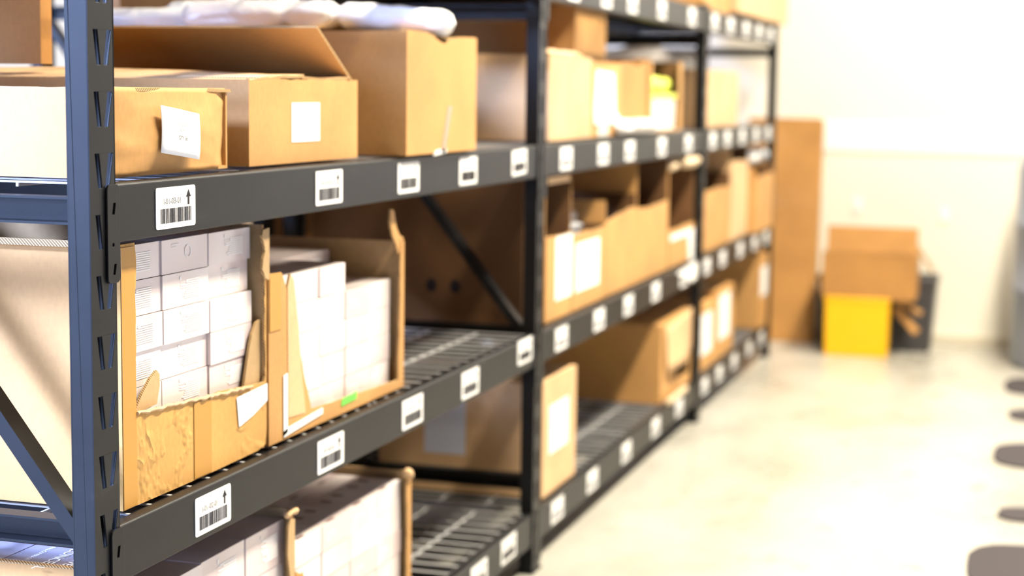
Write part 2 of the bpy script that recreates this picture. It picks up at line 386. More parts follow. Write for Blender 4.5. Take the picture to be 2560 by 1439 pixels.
def deck(x0, y0, y1, z, label, group='wire shelf decks', rear=True):
    r = empty('wire_deck', label, 'wire deck', (x0-DEPTH/2, (y0+y1)/2, z), group)
    xa, xb = x0-DEPTH+.02, x0-.0205
    m = MB(); n = int((y1-y0-.02)/.052); zz = z - .002
    for i in range(n+1):
        yy = y0+.01 + (y1-y0-.02)*i/n; m.bar((xa, yy, zz), (xb, yy, zz), .0052, .0022, ref=(0, 1, 0))
    m.build('cross_wires', WIRE, r, merge=False)
    m = MB(); k = 6
    for i in range(k):
        xx = xb - (xb-xa)*i/(k-1); m.bar((xx, y0+.004, zz-.0034), (xx, y1-.004, zz-.0034), .0045, .0034, ref=(0, 0, 1))
    m.build('long_wires', WIRE, r, merge=False)
    for i in range(3):
        yy = y0 + (y1-y0)*(i+.5)/3; MB().box(x0-DEPTH+.03, x0-.041, yy-.02, yy+.02, z-.036, z-.0095).build('support_channel', BLACK, r)
    child_fix(r)
for b in range(3):
    y0, y1 = YP[b]+(.03 if b == 0 else PW), YP[b+1]; ym = (y0+y1)/2
    if b == 0: y0 = .052
    for l, z in enumerate(LV):
        deck(0, y0, ym-.002, z, 'grey wire deck on the %s shelf, near half of the %s bay' % (levn[l], bayn[b]))
        deck(0, ym+.002, y1-.002, z, 'grey wire deck on the %s shelf, far half of the %s bay' % (levn[l], bayn[b]))
deck(-DEPTH-GAP, .06, 1.82, LV[3], 'grey wire deck on the top shelf of the rear rack behind the first bay')
deck(-DEPTH-GAP, .06, 1.82, LV[2], 'grey wire deck on the upper middle shelf of the rear rack')

# ------------------------------------------------------------------ cartons
T = .0042
def carton(name, label, x0, x1, y0, y1, z0, z1, mat=KRAFT, cat='carton', front=None, top='closed', fmat=None, group=None, bulge=0, back=True, side_top=None, inner=None, hole=(), rot=0):
    """x1 = aisle face. front: outline in (y,z) offsets or None for a plain face; parts: front_panel, side_panel, ..."""
    r = empty(name, label, cat, ((x0+x1)/2, (y0+y1)/2, z0), group)
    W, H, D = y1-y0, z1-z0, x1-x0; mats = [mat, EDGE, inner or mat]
    fo = front or rect(0, 0, W, H)
    fl = 2 if top == 'closed' else 1
    fm = MB().poly((x1, y0, z0), Y, Z, fo, hole, t=T, mb=2, fold=fl)
    fp = fm.build('front_panel', [fmat or mat, EDGE, inner or mat], r)
    m = MB(); m.poly((x0, y0, z0), X, Z, rect(0, 0, D-T, H), t=T, mb=2, fold=fl); m.build('side_panel', mats, r)
    m = MB(); m.poly((x1-T, y1, z0), -X, Z, rect(0, 0, D-T, H), t=T, mb=2, fold=fl); m.build('side_panel', mats, r)
    m = MB(); m.poly((x0, y1-T, z0), -Y, Z, rect(0, 0, W-2*T, H), t=T, mb=2, fold=fl); m.build('back_panel', mats, r)
    m = MB(); m.box(x0+T, x1-T, y0+T, y1-T, z0, z0+T); m.build('bottom_panel', mats, r)
    if top == 'closed':
        m = MB(); m.poly((x0+T*.2, y0+T*.2, z1+T*.1), X, Y, rect(0, 0, D-T*.4, W/2-.001), t=T, mb=2); m.build('top_flap', mats, r)
        m = MB(); m.poly((x0+T*.2, y0+W/2+.001, z1+T*.1), X, Y, rect(0, 0, D-T*.4, W/2-.001-T*.2), t=T, mb=2); m.build('top_flap', mats, r)
    child_fix(r)
    if rot: r.rotation_euler.z = rot
    return r
def patch(root, name, mat, y0, z0, y1, z1, xf, off=.0008, pts=None, t=.0006):
    """a sheet stuck on the aisle face (world coordinates)"""
    o = MB().poly((xf+off, 0, 0), Y, Z, pts or rect(y0, z0, y1, z1), t=t, me=0).build(name, mat, root)
    o.location = -root.location; return o
def lines(parent, root, mat, y0, z0, y1, z1, xf, n, seed, off=.0014, name='printed_lines', frac=(.4, 1)):
    rn = random.Random(seed); m = MB(); h = (z1-z0)/n
    for i in range(n):
        L = (y1-y0)*rn.uniform(*frac); c = (y0+y1)/2; m.poly((xf+off, 0, 0), Y, Z, rect(c-L/2, z1-h*(i+.6), c+L/2, z1-h*(i+.35)), t=.0003, me=0)
    return m.build(name, mat, parent)
def grid_panel(O, U, V, nu, nv, fn, t, mats, name, root):
    """soft sheet: fn(a,b)->offset along the normal"""
    O, U, V = Vector(O), Vector(U), Vector(V); Wn = U.cross(V).normalized(); m = MB(); vs = []
    for j in range(nv+1):
        for i in range(nu+1):
            a, b = i/nu, j/nv; q = fn(a, b)
            vs.append(O + U*a + V*b + (Wn*q if not isinstance(q, tuple) else Wn*q[0] + U*q[1] + V*q[2]))
    k = len(vs); fs = []; me = []
    for j in range(nv):
        for i in range(nu): p = j*(nu+1)+i; fs.append((p, p+1, p+nu+2, p+nu+1))
    m.add(vs, fs, 0); m.add([v - Wn*t for v in vs], [f[::-1] for f in fs], 2 if len(mats) > 2 else 0)
    rim = [i for i in range(nu+1)] + [j*(nu+1)+nu for j in range(1, nv+1)] + [nv*(nu+1)+i for i in range(nu-1, -1, -1)] + [j*(nu+1) for j in range(nv-1, 0, -1)]
    for a, b in zip(rim, rim[1:]+rim[:1]): m.add([vs[a], vs[b], vs[b]-Wn*t, vs[a]-Wn*t], [(0, 3, 2, 1)], 1 if len(mats) > 1 else 0)
    o = m.build(name, mats, root, smooth=False)
    for p in o.data.polygons:
        if p.material_index != 1: p.use_smooth = True
    return o

# ---- top row of the first bay -------------------------------------------------
z3 = LV[2] + .004
# the long carton with the bulging front and a tilted label
r = empty('cardboard_carton', 'brown cardboard carton with bulging front and tilted white label, right of the blue grey post', 'carton', (-.25, .25, z3), 'cartons on the upper middle shelf')
FM = [KRAFT, KRAFT, KRAFT]
def bul(a, b):
    return .012*math.sin(math.pi*min(1, a*1.15))*math.sin(math.pi*(.15+.8*b)) + .006*fbm((a*.5, b*.4, 0), 5, 2) - .010*max(0, a-.88)/.12
grid_panel((-.024, .065, z3), Y*.343, Z*.110, 40, 16, bul, T, FM, 'front_panel', r)
MB().poly((-.52, .062, z3), X, Z, rect(0, 0, .498, .108), t=T).build('side_panel', FM, r)
MB().poly((-.026, .400, z3), -X, Z, rect(0, 0, .49, .108), t=T).build('side_panel', FM, r)
MB().box(-.52, -.026, .066, .396, z3, z3+T).build('bottom_panel', KRAFT, r)
MB().poly((-.52, .4, z3), -Y, Z, rect(0, 0, .335, .108), t=T).build('back_panel', FM, r)
grid_panel((-.52, .064, z3+.108), X*.497, Y*.342, 16, 12, lambda a, b: .004*fbm((a, b, 1), 3, 5), T, [PALE, EDGE, PALE], 'top_flap', r)
m = grid_panel((-.0085, .184, z3+.028), Y*.102 - Z*.012, Z*.060, 8, 6, lambda a, b: .0035*math.sin(math.pi*a)*.5 + .0015*math.sin(math.pi*b), .0006, [PAPER], 'shipping_label', r)
t = Vector((0, .102, -.012)).normalized(); v_ = Vector((0, .012, .102)).normalized()
for k, (s_, q) in enumerate((('CLEAR TRAY', .045), ('W/ TRANSPARENT LID', .038), ('24 PCS', .031), ('QTY 36', .021))):
    text_mesh('printed_text', s_, .0072, Vector((-.0055, .184, z3+.028)) + t*(.05-.0021*len(s_)) + v_*q, t, v_, GREYINK if k < 3 else INK, m)
child_fix(r)
# square carton with a white label, near flap folded over, far flap raised
r = empty('cardboard_carton', 'square fronted brown carton with upright white label and a raised dark flap behind it', 'carton', (-.3, .65, z3), 'cartons on the upper middle shelf')
W2, H2 = .398, .123
rn = random.Random(5)
fo = [(0, 0), (W2, 0), (W2, H2+.004), (W2-.002, H2+.004)] + jag((W2-.002, H2+.003), (.012, H2), .0012, .012, rn) + [(.01, H2-.002), (0, H2+.001)]
MB().poly((-.02, .456, z3), Y, Z, fo, t=T, mb=2, fold=1).build('front_panel', [KRAFT, EDGE, KRAFT2], r)
MB().poly((-.60, .456, z3), X, Z, rect(0, 0, .58-T, H2), t=T, fold=2).build('side_panel', [KRAFT, EDGE], r)
MB().poly((-.02-T, .854, z3), -X, Z, rect(0, 0, .576, H2), t=T).build('side_panel', [KRAFT, EDGE], r)
MB().poly((-.60, .854-T, z3), -Y, Z, rect(0, 0, W2-2*T, H2), t=T).build('back_panel', [KRAFT, EDGE], r)
MB().box(-.595, -.025, .461, .849, z3, z3+T).build('bottom_panel', KRAFT, r)
grid_panel((-.60, .458, z3+H2), X*.578, Y*.19 + Z*.014, 10, 8, lambda a, b: .004*math.sin(a*5)*b + .003*fbm((a, b, 0), 4, 9), T, [PALE, EDGE, KRAFT], 'top_flap', r)
grid_panel((-.16, .50, z3+H2+.003), X*.135, Y*.33 + Z*.006, 6, 8, lambda a, b: .003*math.sin(b*6), T, [PALE, EDGE, KRAFT], 'top_flap', r)
# raised far flap, leaning back over the carton
MB().poly((-.46, .852, z3+H2), X*1.0, (Z*.085 - Y*.145)/.168, [(0, 0), (.434, 0), (.434, .168), (0, .168)], t=-T, mb=0).build('raised_flap', [KRAFT2, EDGE], r)
lb = patch(r, 'shipping_label', PAPER, .598, .998, .701, 1.057, -.02)
lb.location = (0, 0, 0)
lines(lb, r, GREYINK, .62, 1.012, .68, 1.04, -.02, 4, 4)
child_fix(r)
# tall carton with raised front
r = carton('cardboard_carton', 'tall light brown carton with a taped front, white plastic rolls lying on top', -.62, .012, .995, 1.368, z3-.001, 1.178, KRAFT, front=[(0, 0), (.373, 0), (.373, .212)] + jag((.373, .212), (.20, .205), .002, .02, rn) + [(.20, .196), (.17, .199), (.10, .214), (0, .214)], top='open', group='cartons on the upper middle shelf')
q = patch(r, 'packing_tape', TAPE2, 0, 0, 0, 0, .012, pts=[(1.170, .966), (1.192, .966), (1.228, 1.05), (1.206, 1.05)])
q = patch(r, 'paper_scrap', PAPER, 0, 0, 0, 0, .012, pts=[(1.135, .962), (1.20, .966), (1.198, .974), (1.14, .971)], t=.003)
grid_panel((-.60-r.location.x, 1.0-r.location.y, .213), X*.60, Y*.18, 8, 6, lambda a, b: .003*math.sin(a*7+b*3), T, [KRAFT, EDGE, KRAFT], 'top_flap', r)
grid_panel((-.60-r.location.x, 1.19-r.location.y, .211), X*.60, Y*.173, 8, 6, lambda a, b: .003*math.sin(a*5+1), T, [KRAFT, EDGE, KRAFT], 'top_flap', r)
# white plastic rolls on the tall carton
def roll(name, label, a, b, rad, mat, seed, cat='plastic roll', group=None, flat=.8, sx=40, knots=()):
    a, b = Vector(a), Vector(b); L = (b-a).length; d = (b-a)/L; n = 28; m = MB(); vs = []; fs = []
    u = d.cross(Z).normalized(); v = u.cross(d)
    for i in range(sx+1):
        t_ = i/sx; e = min(t_, 1-t_)*L/rad; rr = rad*(math.sqrt(max(0, 1-(1-min(1, e))**2)) if e < 1 else 1)
        for kk in knots: rr *= 1 - .35*math.exp(-((t_-kk)/.035)**2)
        for k in range(n):
            an = 2*math.pi*k/n; p = u*math.cos(an) + v*math.sin(an)*flat
            q = a + d*(L*t_) + p*max(rr, .0006)*(1 + .20*fbm((t_*L*3, math.cos(an)*.5, math.sin(an)*.5), 3, seed) + .07*fbm((t_*L*9, math.cos(an)*1.2, math.sin(an)*1.2), 4, seed))
            vs.append(q)
    for i in range(sx):
        for k in range(n): fs.append((i*n+k, i*n+(k+1) % n, (i+1)*n+(k+1) % n, (i+1)*n+k))
    fs += [tuple(range(n))[::-1], tuple(sx*n+k for k in range(n))]
    o = m.add(vs, fs).build(name, mat, smooth=True); base = (a+b)/2; zmin = min(v.co.z for v in o.data.vertices)
    base = Vector((base.x, base.y, zmin))
    for vv in o.data.vertices: vv.co -= base
    o.location = base; return tag(o, label, cat, group)
roll('plastic_roll', 'white plastic wrapped roll with rounded end, rightmost on the tall carton', (-.235, 1.15, 1.214), (.028, 1.20, 1.199), .0285, WRAP, 2, group='white plastic rolls', knots=(.2,))
roll('plastic_roll', 'white plastic wrapped roll, middle one above the raised flap', (-.46, 1.085, 1.207), (-.165, 1.08, 1.210), .032, WRAP, 5, group='white plastic rolls', knots=(.72,))
roll('plastic_roll', 'white plastic wrapped roll, leftmost above the raised flap next to the post', (-.655, 1.10, 1.2), (-.44, 1.14, 1.204), .028, WRAP, 8, group='white plastic rolls')
roll('plastic_roll', 'white plastic roll partly hidden behind the leftmost front roll', (-.60, 1.28, 1.224), (-.30, 1.27, 1.228), .026, WRAP, 11, group='white plastic rolls')

# ---- torn cartons full of frosted boxes --------------------------------------
def product_box(wy, dx, h, style, seed=0):
    """aisle face at x=0, near end at y=0, base z=0"""
    e = .0003; m = MB()
    m.poly((0, e, e), Y, Z, rrect(0, 0, wy-2*e, h-2*e, .0012, 2), t=dx, me=0)
    o = m.build('product_box', PINK, bevel=.0005)
    p = MB(); rn = random.Random(seed)
    if style == 'lines':
        p.poly((.0007, 0, 0), Y, Z, rect(wy*.36, h*.78, wy*.39, h*.88), t=.0003, me=0)
        for i in range(9):
            zz = h*(.72-.062*i); a = wy*rn.uniform(.38, .5); p.poly((.0007, 0, 0), Y, Z, rect(a, zz, wy*.8, zz+h*.034), t=.0003, me=0)
        for i in range(3): p.poly((.0007, 0, 0), Y, Z, rect(wy*.36, h*(.70-.08*i), wy*rn.uniform(.44, .6), h*(.715-.08*i)), t=.0003, me=0)
    elif style == 'ring':
        c = (wy*.55, h*.58); ro, ri = h*.19, h*.165
        out = [(c[0]+ro*math.cos(t*math.pi/16), c[1]+ro*math.sin(t*math.pi/16)) for t in range(32)]; inn = [(c[0]+ri*math.cos(t*math.pi/16), c[1]+ri*math.sin(t*math.pi/16)) for t in range(32)]
        p.poly((.0007, 0, 0), Y, Z, out, [inn], t=.0003, me=0); p.poly((.0007, 0, 0), Y, Z, rect(wy*.2, h*.82, wy*.36, h*.845), t=.0003, me=0); p.poly((.0007, 0, 0), Y, Z, rect(wy*.2, h*.74, wy*.3, h*.76), t=.0003, me=0)
    elif style == 'faint':
        for i in range(4): p.poly((.0007, 0, 0), Y, Z, rect(wy*.12, h*(.6-.1*i), wy*rn.uniform(.3, .6), h*(.62-.1*i)), t=.0003, me=0)
    if p.v: p.build('printed_text', WHITEINK, o)
    return o
def put(src, loc, label, group, first):
    if first: o = src
    else:
        o = src.copy(); COL.objects.link(o)
        for ch in list(src.children):
            c = ch.copy(); COL.objects.link(c); c.parent = o
    o.location = loc; return tag(o, label, 'product box', group)
rows = ['top', 'second', 'third', 'fourth', 'fifth', 'sixth', 'bottom']
rn = random.Random(11)
# carton A
zA = LV[1] + .004
pb = product_box(.1287, .12, .0463, 'lines', 2); used = False
ring = product_box(.1287, .12, .0463, 'ring', 3)
cols = ['left', 'middle', 'right']
for c in range(3):
    for k in range(7):
        yy = .114 + c*.1289; xx = -.040 + rn.uniform(-.006, .001) - (0 if c else .002)
        lab = 'frosted pink box, %s column, %s row, inside the torn carton beside the post' % (cols[c], rows[k])
        z = zA + T + (6-k)*.0464
        if c == 1 and k == 0: put(ring, (xx, yy, z), 'frosted pink box with thin ring print, top middle in the carton beside the post', 'frosted boxes in the torn carton beside the post', True)
        else: put(pb, (xx, yy, z), lab, 'frosted boxes in the torn carton beside the post', not used); used = True
W = .412; H = .331
rj = random.Random(21)
fo = [(0, 0), (W*.5, -.001), (W-.03, .001), (W-.004, .006), (W, .03), (W, .322), (W-.005, .322)] + jag((W-.006, .318), (W-.005, .10), .0018, .008, rj, .6) + jag((W-.008, .100), (.036, .118), .0016, .009, rj, .6) + jag((.034, .122), (.037, .335), .0014, .008, rj, .75) + [(.036, .335), (0, .335)]
r = carton('torn_carton', 'torn open brown carton full of frosted pink boxes, beside the blue grey post', -.54, -.024, .106, .518, zA, zA+H, KRAFT, front=fo, fmat=CRUMP, top='open', group='torn cartons of frosted boxes', inner=INNER)
def flapshape(root, pts, xf, mat=INNER, tilt=0, name='torn_flap', t=.004):
    o = MB().poly((xf, 0, 0), Y, Z, pts, t=t, me=1).build(name, [mat, EDGE], root); o.location = -root.location; return o
flapshape(r, [(.147, .664), (.206, .668), (.214, .690), (.214, .706), (.207, .712), (.190, .704), (.170, .688)], -.031)
flapshape(r, [(.455, .640), (.509, .640), (.512, .741), (.500, .738), (.485, .722), (.475, .700), (.465, .670)], -.031)
flapshape(r, [(.510, .800), (.517, .80), (.517, .876), (.497, .874), (.493, .866), (.500, .852), (.503, .842), (.497, .832), (.494, .818), (.503, .804)], -.018)
patch(r, 'paper_label', PAPER, 0, 0, 0, 0, -.024, off=.0018, pts=[(.418, .6405), (.517, .6455), (.517, .620), (.47, .606), (.425, .597)])
patch(r, 'packing_tape', TAPE, 0, 0, 0, 0, -.024, off=.0012, pts=[(.292, .55), (.342, .55), (.342, .652), (.292, .655)])
patch(r, 'packing_tape', TAPE, 0, 0, 0, 0, -.024, off=.0012, pts=[(.107, .55), (.140, .55), (.139, .88), (.107, .88)])
o = MB().box(-.54, -.03, .101, .108, zA+H-.001, zA+H+.007).build('corrugated_rim', EDGE, r); o.location = -r.location
# torn roll of paper along the lower rim
m = MB(); pts = []; rj = random.Random(9)
for i in range(40):
    t_ = i/39; pts.append((-.022 + rj.uniform(-.001, .001), .140 + t_*.325, .668 - t_*.019 + rj.uniform(-.0012, .0012)))
m.tube(pts, [.0018+.0012*rj.random() for _ in pts], 6); o = m.build('torn_rim', PALE, r); o.location = -r.location
# carton B
pb2 = product_box(.1031, .115, .0479, 'faint', 5); used = False
ords = ['first', 'second', 'third', 'fourth', 'fifth']
for c in range(5):
    for k in range(5):
        if k == 0 and c >= 3: continue
        put(pb2, (-.042 + rn.uniform(-.003, .001), .547 + c*.1033, zA+T+(4-k)*.048), 'pale pink box, front layer, %s column, %s row, in the second torn carton' % (ords[c], rows[k] if k < 4 else 'bottom'), 'pale boxes in the second torn carton', not used); used = True
for c in range(5):
    for L_ in range(1, 4):
        put(pb2, (-.042 - .1175*L_ + rn.uniform(-.002, .002), .547 + c*.1033, zA+T+4*.048), 'pale pink box on top, %s column, %s layer back, in the second torn carton' % (ords[c], ords[L_]), 'pale boxes in the second torn carton', False)
sticker = None
for o in list(COL.objects):
    if o.get('label', '').startswith('pale pink box on top,') and 'fifth column, second layer' in o['label']:
        s_ = MB().poly((.001, 0, 0), Y, Z, rect(.018, .008, .062, .034), t=.0004, me=0).build('barcode_sticker', PAPER, o)
        m = MB(); [m.poly((.0016, 0, 0), Y, Z, rect(.022+i*.0045, .014, .022+i*.0045+(.003 if i % 3 else .0016), .029), t=.0003, me=0) for i in range(8)]; m.build('printed_bars', INK, s_)
        o['label'] = 'pale pink box with small barcode sticker, upper right in the second torn carton'
rj = random.Random(31); W = .556
fo = [(0, 0), (W, 0), (W, .262), (W-.012, .266)] + jag((W-.016, .262), (W-.026, .03), .002, .012, rj, .7) + jag((W-.03, .012), (.125, .026), .0008, .02, rj) + jag((.120, .03), (.085, .22), .002, .012, rj, .7) + [(.05, .245), (.045, .256), (0, .258)]
fo = [(0, 0), (W, 0), (W, .262), (W-.012, .266)] + jag((W-.014, .262), (W-.024, .03), .0018, .012, rj, .7) + jag((W-.026, .016), (.158, .028), .0008, .02, rj) + jag((.152, .030), (.062, .232), .0016, .010, rj, .6) + [(.046, .255), (0, .258)]
r = carton('torn_carton', 'torn carton of pale pink boxes with a green sticker, middle of the lower middle shelf', -.58, -.024, .526, .526+W, zA, zA+.262, KRAFT, front=fo, top='open', group='torn cartons of frosted boxes', inner=INNER)
patch(r, 'packing_tape', TAPE, 0, 0, 0, 0, -.024, off=.0012, pts=[(.528, .72), (.566, .72), (.566, .806), (.528, .806)])
patch(r, 'paper_label', PAPER, 0, 0, 0, 0, -.024, off=.0018, pts=[(.574, .555), (.588, .559), (.588, .650), (.574, .648)])
patch(r, 'paper_label', PAPER, 0, 0, 0, 0, -.024, off=.0018, pts=[(.574, .553), (.72, .564), (.72, .574), (.588, .566), (.574, .562)])
patch(r, 'green_sticker', GREEN, 0, 0, 0, 0, -.024, off=.0014, pts=[(.795, .562), (.86, .564), (.862, .577), (.80, .574)])
flapshape(r, [(1.060, .79), (1.080, .80), (1.082, .818), (1.066, .822), (1.048, .838), (1.036, .868), (1.022, .872), (1.018, .85), (1.030, .826), (1.046, .81)], -.026, KRAFT)
flapshape(r, [(.592, .58), (.655, .577), (.640, .65), (.628, .72), (.612, .79), (.600, .80), (.590, .78)], -.023, PALE)
# ---- bottom shelf, first bay -------------------------------------------------
zC = LV[0] + .004
pc = product_box(.1355, .125, .068, 'lines', 8); used = False
for c in range(4):
    for k in range(4):
        put(pc, (-.036 + rn.uniform(-.003, .001), .064 + c*.1365, zC+T+(3-k)*.0685), 'clear pink box, front layer, %s column, %s row, in the bottom left carton' % (ords[c], rows[k] if k < 3 else 'bottom'), 'clear boxes in the bottom left carton', not used); used = True
    for L_ in (1, 2):
        put(pc, (-.036-.127*L_, .064 + c*.1365, zC+T+3*.0685), 'clear pink box on top, %s column, %s layer back, in the bottom left carton' % (ords[c], ords[L_]), 'clear boxes in the bottom left carton', False)
zt = zC+T+4*.0685
pl = product_box(.073, .125, .0655, 'faint', 9); pl.data.materials[0] = nt('shaded_purplish_plastic', .3, .5, 0, (.25, .22, .25))[0]  # translucent lids, with weak bluish light also put into the colour
o = put(pl, (-.045, .064, zt), 'shade-toned purplish clear box with big lid print under the strut at the lower left corner', 'narrow clear boxes at the lower left', True)
for k in (1, 2): put(pl, (-.045-.127*k, .064, zt), 'shade-toned purplish clear box under the strut at the lower left, %s from the post' % ordn[k], 'narrow clear boxes at the lower left', False)
text_mesh('lid_text', 'CONCEAL', .021, (-.068, .071, .0655), -Y, X, WHITEINK, o, .0005)
text_mesh('lid_text', 'COVER', .019, (-.040, .046, .0655), -Y, X, WHITEINK, o, .0005)
text_mesh('lid_text', 'FULL COVERAGE', .0085, (-.098, .068, .0655), -Y, X, WHITEINK, o, .0005)
rj = random.Random(41); W = .556
fo = [(0, 0), (W, 0), (W, .29), (W-.010, .291)] + jag((W-.012, .285), (W-.008, .04), .0025, .010, rj, .7) + jag((W-.02, .03), (.03, .04), .001, .02, rj) + [(.025, .27), (0, .27)]
rC = r = carton('torn_carton', 'torn carton of clear pink boxes on the bottom shelf beside the post', -.56, -.026, .058, .058+W, zC, zC+.292, KRAFT, front=fo, top='open', group='torn cartons of frosted boxes', inner=INNER)
o = MB().box(-.586, -.046, .0505, .057, zC, .486).build('side_flap', KRAFT, r); o.location = -r.location
o = MB().box(-.586, -.046, .049, .058, .486, .4875).build('corrugated_rim', EDGE, r); o.location = -r.location
flapshape(r, [(.600, .25), (.606, .25), (.606, .420), (.590, .424), (.583, .410), (.580, .37), (.586, .345), (.590, .325), (.586, .305), (.594, .27)], -.019)
m = MB(); rj = random.Random(6)
m.tube([(-.020, .575 + .0055*i + rj.uniform(-.001, .001), .4315 + rj.uniform(-.002, .003)) for i in range(8)], [.004+.002*rj.random() for _ in range(8)], 8)
o = m.build('torn_rim', PALE, r); o.location = -r.location
pd = product_box(.1193, .118, .0449, 'faint', 12); used = False
mk = MB()
for q in (.30, .72): mk.poly((-.06, .118*q, .0447), X, Y, [(-.010, -.007), (.010, -.007), (.010, .007), (-.010, .007)], t=.0003, me=0)
mk.poly((-.006, .03, .0447), X, Y, rect(-.004, 0, .004, .03), t=.0003, me=0)
mk.build('printed_mark', nt('brown_print', .5, .4, 0, (.20, .13, .12))[0], pd)
for c in range(4):
    for k in range(5):
        put(pd, (-.038 + rn.uniform(-.002, .001), .632 + c*.1195, zC+T+(4-k)*.045), 'pale pink box, front layer, %s column, %s row, in the bottom right carton' % (ords[c], rows[k] if k < 4 else 'bottom'), 'pale boxes in the bottom torn carton', not used); used = True
    for L_ in (1, 2, 3):
        put(pd, (-.038-.1195*L_, .632 + c*.1195, zC+T+4*.045), 'pale pink box with dark marks, %s column, %s layer back, bottom right torn carton' % (ords[c], ords[L_]), 'pale boxes in the bottom torn carton', False)
rj = random.Random(51); W = .505
fo = [(0, 0), (W, 0), (W, .240), (W-.012, .245), (W-.022, .24)] + jag((W-.022, .235), (W-.020, .03), .0015, .012, rj, .7) + jag((W-.02, .02), (.05, .025), .001, .02, rj) + jag((.045, .03), (.030, .185), .002, .01, rj, .6) + [(0, .19)]
r = carton('torn_carton', 'torn carton of pale pink boxes with dark top marks, on the bottom shelf', -.58, -.024, .620, .620+W, zC, zC+.243, KRAFT, front=fo, top='open', group='torn cartons of frosted boxes', inner=INNER)
patch(r, 'packing_tape', TAPE, 0, 0, 0, 0, -.024, off=.0012, pts=[(.622, .15), (.648, .15), (.645, .325), (.622, .325)])
m = MB(); m.tube([(-.024, 1.098 + .004*i, .382 + .003*math.sin(i)) for i in range(7)], [.006, .009, .010, .010, .009, .008, .004], 10)
o = m.build('torn_rim', PALE, r, smooth=True); o.location = -r.location

# ---- second bay ----------------------------------------------------------------
rj = random.Random(61)
def binfront(W, h, amp=.004, slope=0): return [(0, 0), (W, 0)] + jag((W, h+slope), (0, h), amp, .03, rj, .8) + [(0, h)]
def openbox(label, y0, y1, z0, zf, zt, xb=-.5, xf=-.02, mat=KRAFT, slope=0, group='open fronted cartons on the lower middle shelf', inner=DARK_SHADEC, rightpeak=None):
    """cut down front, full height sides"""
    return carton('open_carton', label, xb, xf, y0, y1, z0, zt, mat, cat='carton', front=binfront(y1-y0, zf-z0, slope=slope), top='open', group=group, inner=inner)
zB = LV[1]+.004; zU = LV[2]+.004
TOP2 = LV[2]-BH-.006
r = openbox('open fronted carton with a tall white paper on it, first right of the second post', 1.975, 2.20, zB, .745, TOP2)
q = patch(r, 'paper_label', PAPER, 2.055, .592, 2.20, .742, -.02)
q = patch(r, 'top_flap_strip', PALE, 1.98, .868, 2.17, .884, -.02, off=.0004)
roll('poly_bag', 'white and blue bag standing in the carton right of the second post', (-.10, 2.06, .60), (-.09, 2.05, .77), .035, WRAP, 3, cat='bag', flat=.9)
roll('poly_bag', 'blue plastic bag above the white bag, right of the second post', (-.13, 2.09, .73), (-.11, 2.08, .85), .028, BLUE, 4, cat='bag', flat=.9)
r = openbox('open carton with a square white label and grey bags in it', 2.208, 2.53, zB, .738, .742)
q = patch(r, 'shipping_label', PAPER, 2.235, .592, 2.465, .712, -.02)
for i in range(5):
    roll('poly_bag', 'grey plastic bag in the carton with the square label, ' + ['lowest of the stack', 'second from the bottom', 'middle one', 'second from the top', 'topmost'][i], (-.075-.012*i, 2.225+.012*i, .690+.027*i), (-.07-.012*i, 2.50-.012*i, .684+.027*i), .034, GREYBAG, 20+i, cat='bag', group='grey bags in the carton', flat=.42)
openbox('plain open fronted carton to the right of the grey bags', 2.535, 2.885, zB, .745, .80, slope=.02)
openbox('open fronted carton with a tall narrow side edge, left of the white cornered carton', 2.89, 3.295, zB, .760, TOP2)
r = openbox('dark open carton with white tape round its front corner', 3.31, 3.70, zB, .665, TOP2-.03, mat=KRAFT)
patch(r, 'white_tape', PAPER, 0, 0, 0, 0, -.02, off=.002, pts=[(3.33, .648), (3.69, .648), (3.69, .545), (3.62, .545), (3.60, .63), (3.33, .630)], t=.002)
patch(r, 'paper_label', PAPER, 0, 0, 0, 0, .002, off=.002, pts=[(3.33, .533), (3.62, .545), (3.66, .53), (3.64, .49), (3.56, .484)], t=.0015)
roll('wrapped_bundle', 'tan wrapped bundle under the beam on the white cornered carton', (-.02, 3.48, .868), (-.03, 3.78, .862), .024, TAN, 7, cat='bundle')
roll('wrapped_bundle', 'small pinkish bundle left of the tan wrapped bundle', (-.03, 3.31, .858), (-.03, 3.41, .858), .018, TAN, 9, cat='bundle')
# upper middle shelf, second bay
r = carton('cardboard_carton', 'pale cardboard carton right of the second post on the upper middle shelf', -.30, -.018, 1.975, 2.345, zU, 1.162, PALE, group='cartons on the upper middle shelf')
grid_panel((-.018-r.location.x, 1.975-r.location.y, .197), Y*.30, X*-.02 + Z*.012, 16, 2, lambda a, b: .004*fbm((a*3, b, 0), 4, 3), T, [PALE, EDGE, PALE], 'torn_flap', r)
patch(r, 'packing_tape', PALE, 2.14, 1.0, 2.18, 1.15, -.018)
r = carton('cardboard_carton', 'carton with a large white paper hanging down its front, upper middle shelf', -.40, -.02, 2.35, 2.66, zU, 1.155, KRAFT, group='cartons on the upper middle shelf')
patch(r, 'paper_sheet', PAPER, 0, 0, 0, 0, -.02, off=.003, pts=[(2.375, 1.035), (2.39, 1.135), (2.58, 1.130), (2.60, 1.03), (2.64, 1.015), (2.62, 1.0), (2.38, 1.0)], t=.001)
patch(r, 'plastic_sheet', CLEARBAG, 2.42, .968, 2.53, 1.0, -.02, off=.002)
carton('cardboard_carton', 'tall amber carton standing at the back above the pale cartons', -.60, -.15, 2.67, 3.0, zU, 1.31, KRAFT, group='cartons on the upper middle shelf')
r = carton('open_carton', 'open brown carton with ragged front behind the white roll', -.145, -.024, 2.665, 2.985, zU, 1.16, KRAFT2, front=[(0, 0), (.32, 0), (.32, .200), (.22, .185), (.1, .196), (0, .192)], top='open', inner=DARK_SHADEC, group='cartons on the upper middle shelf')
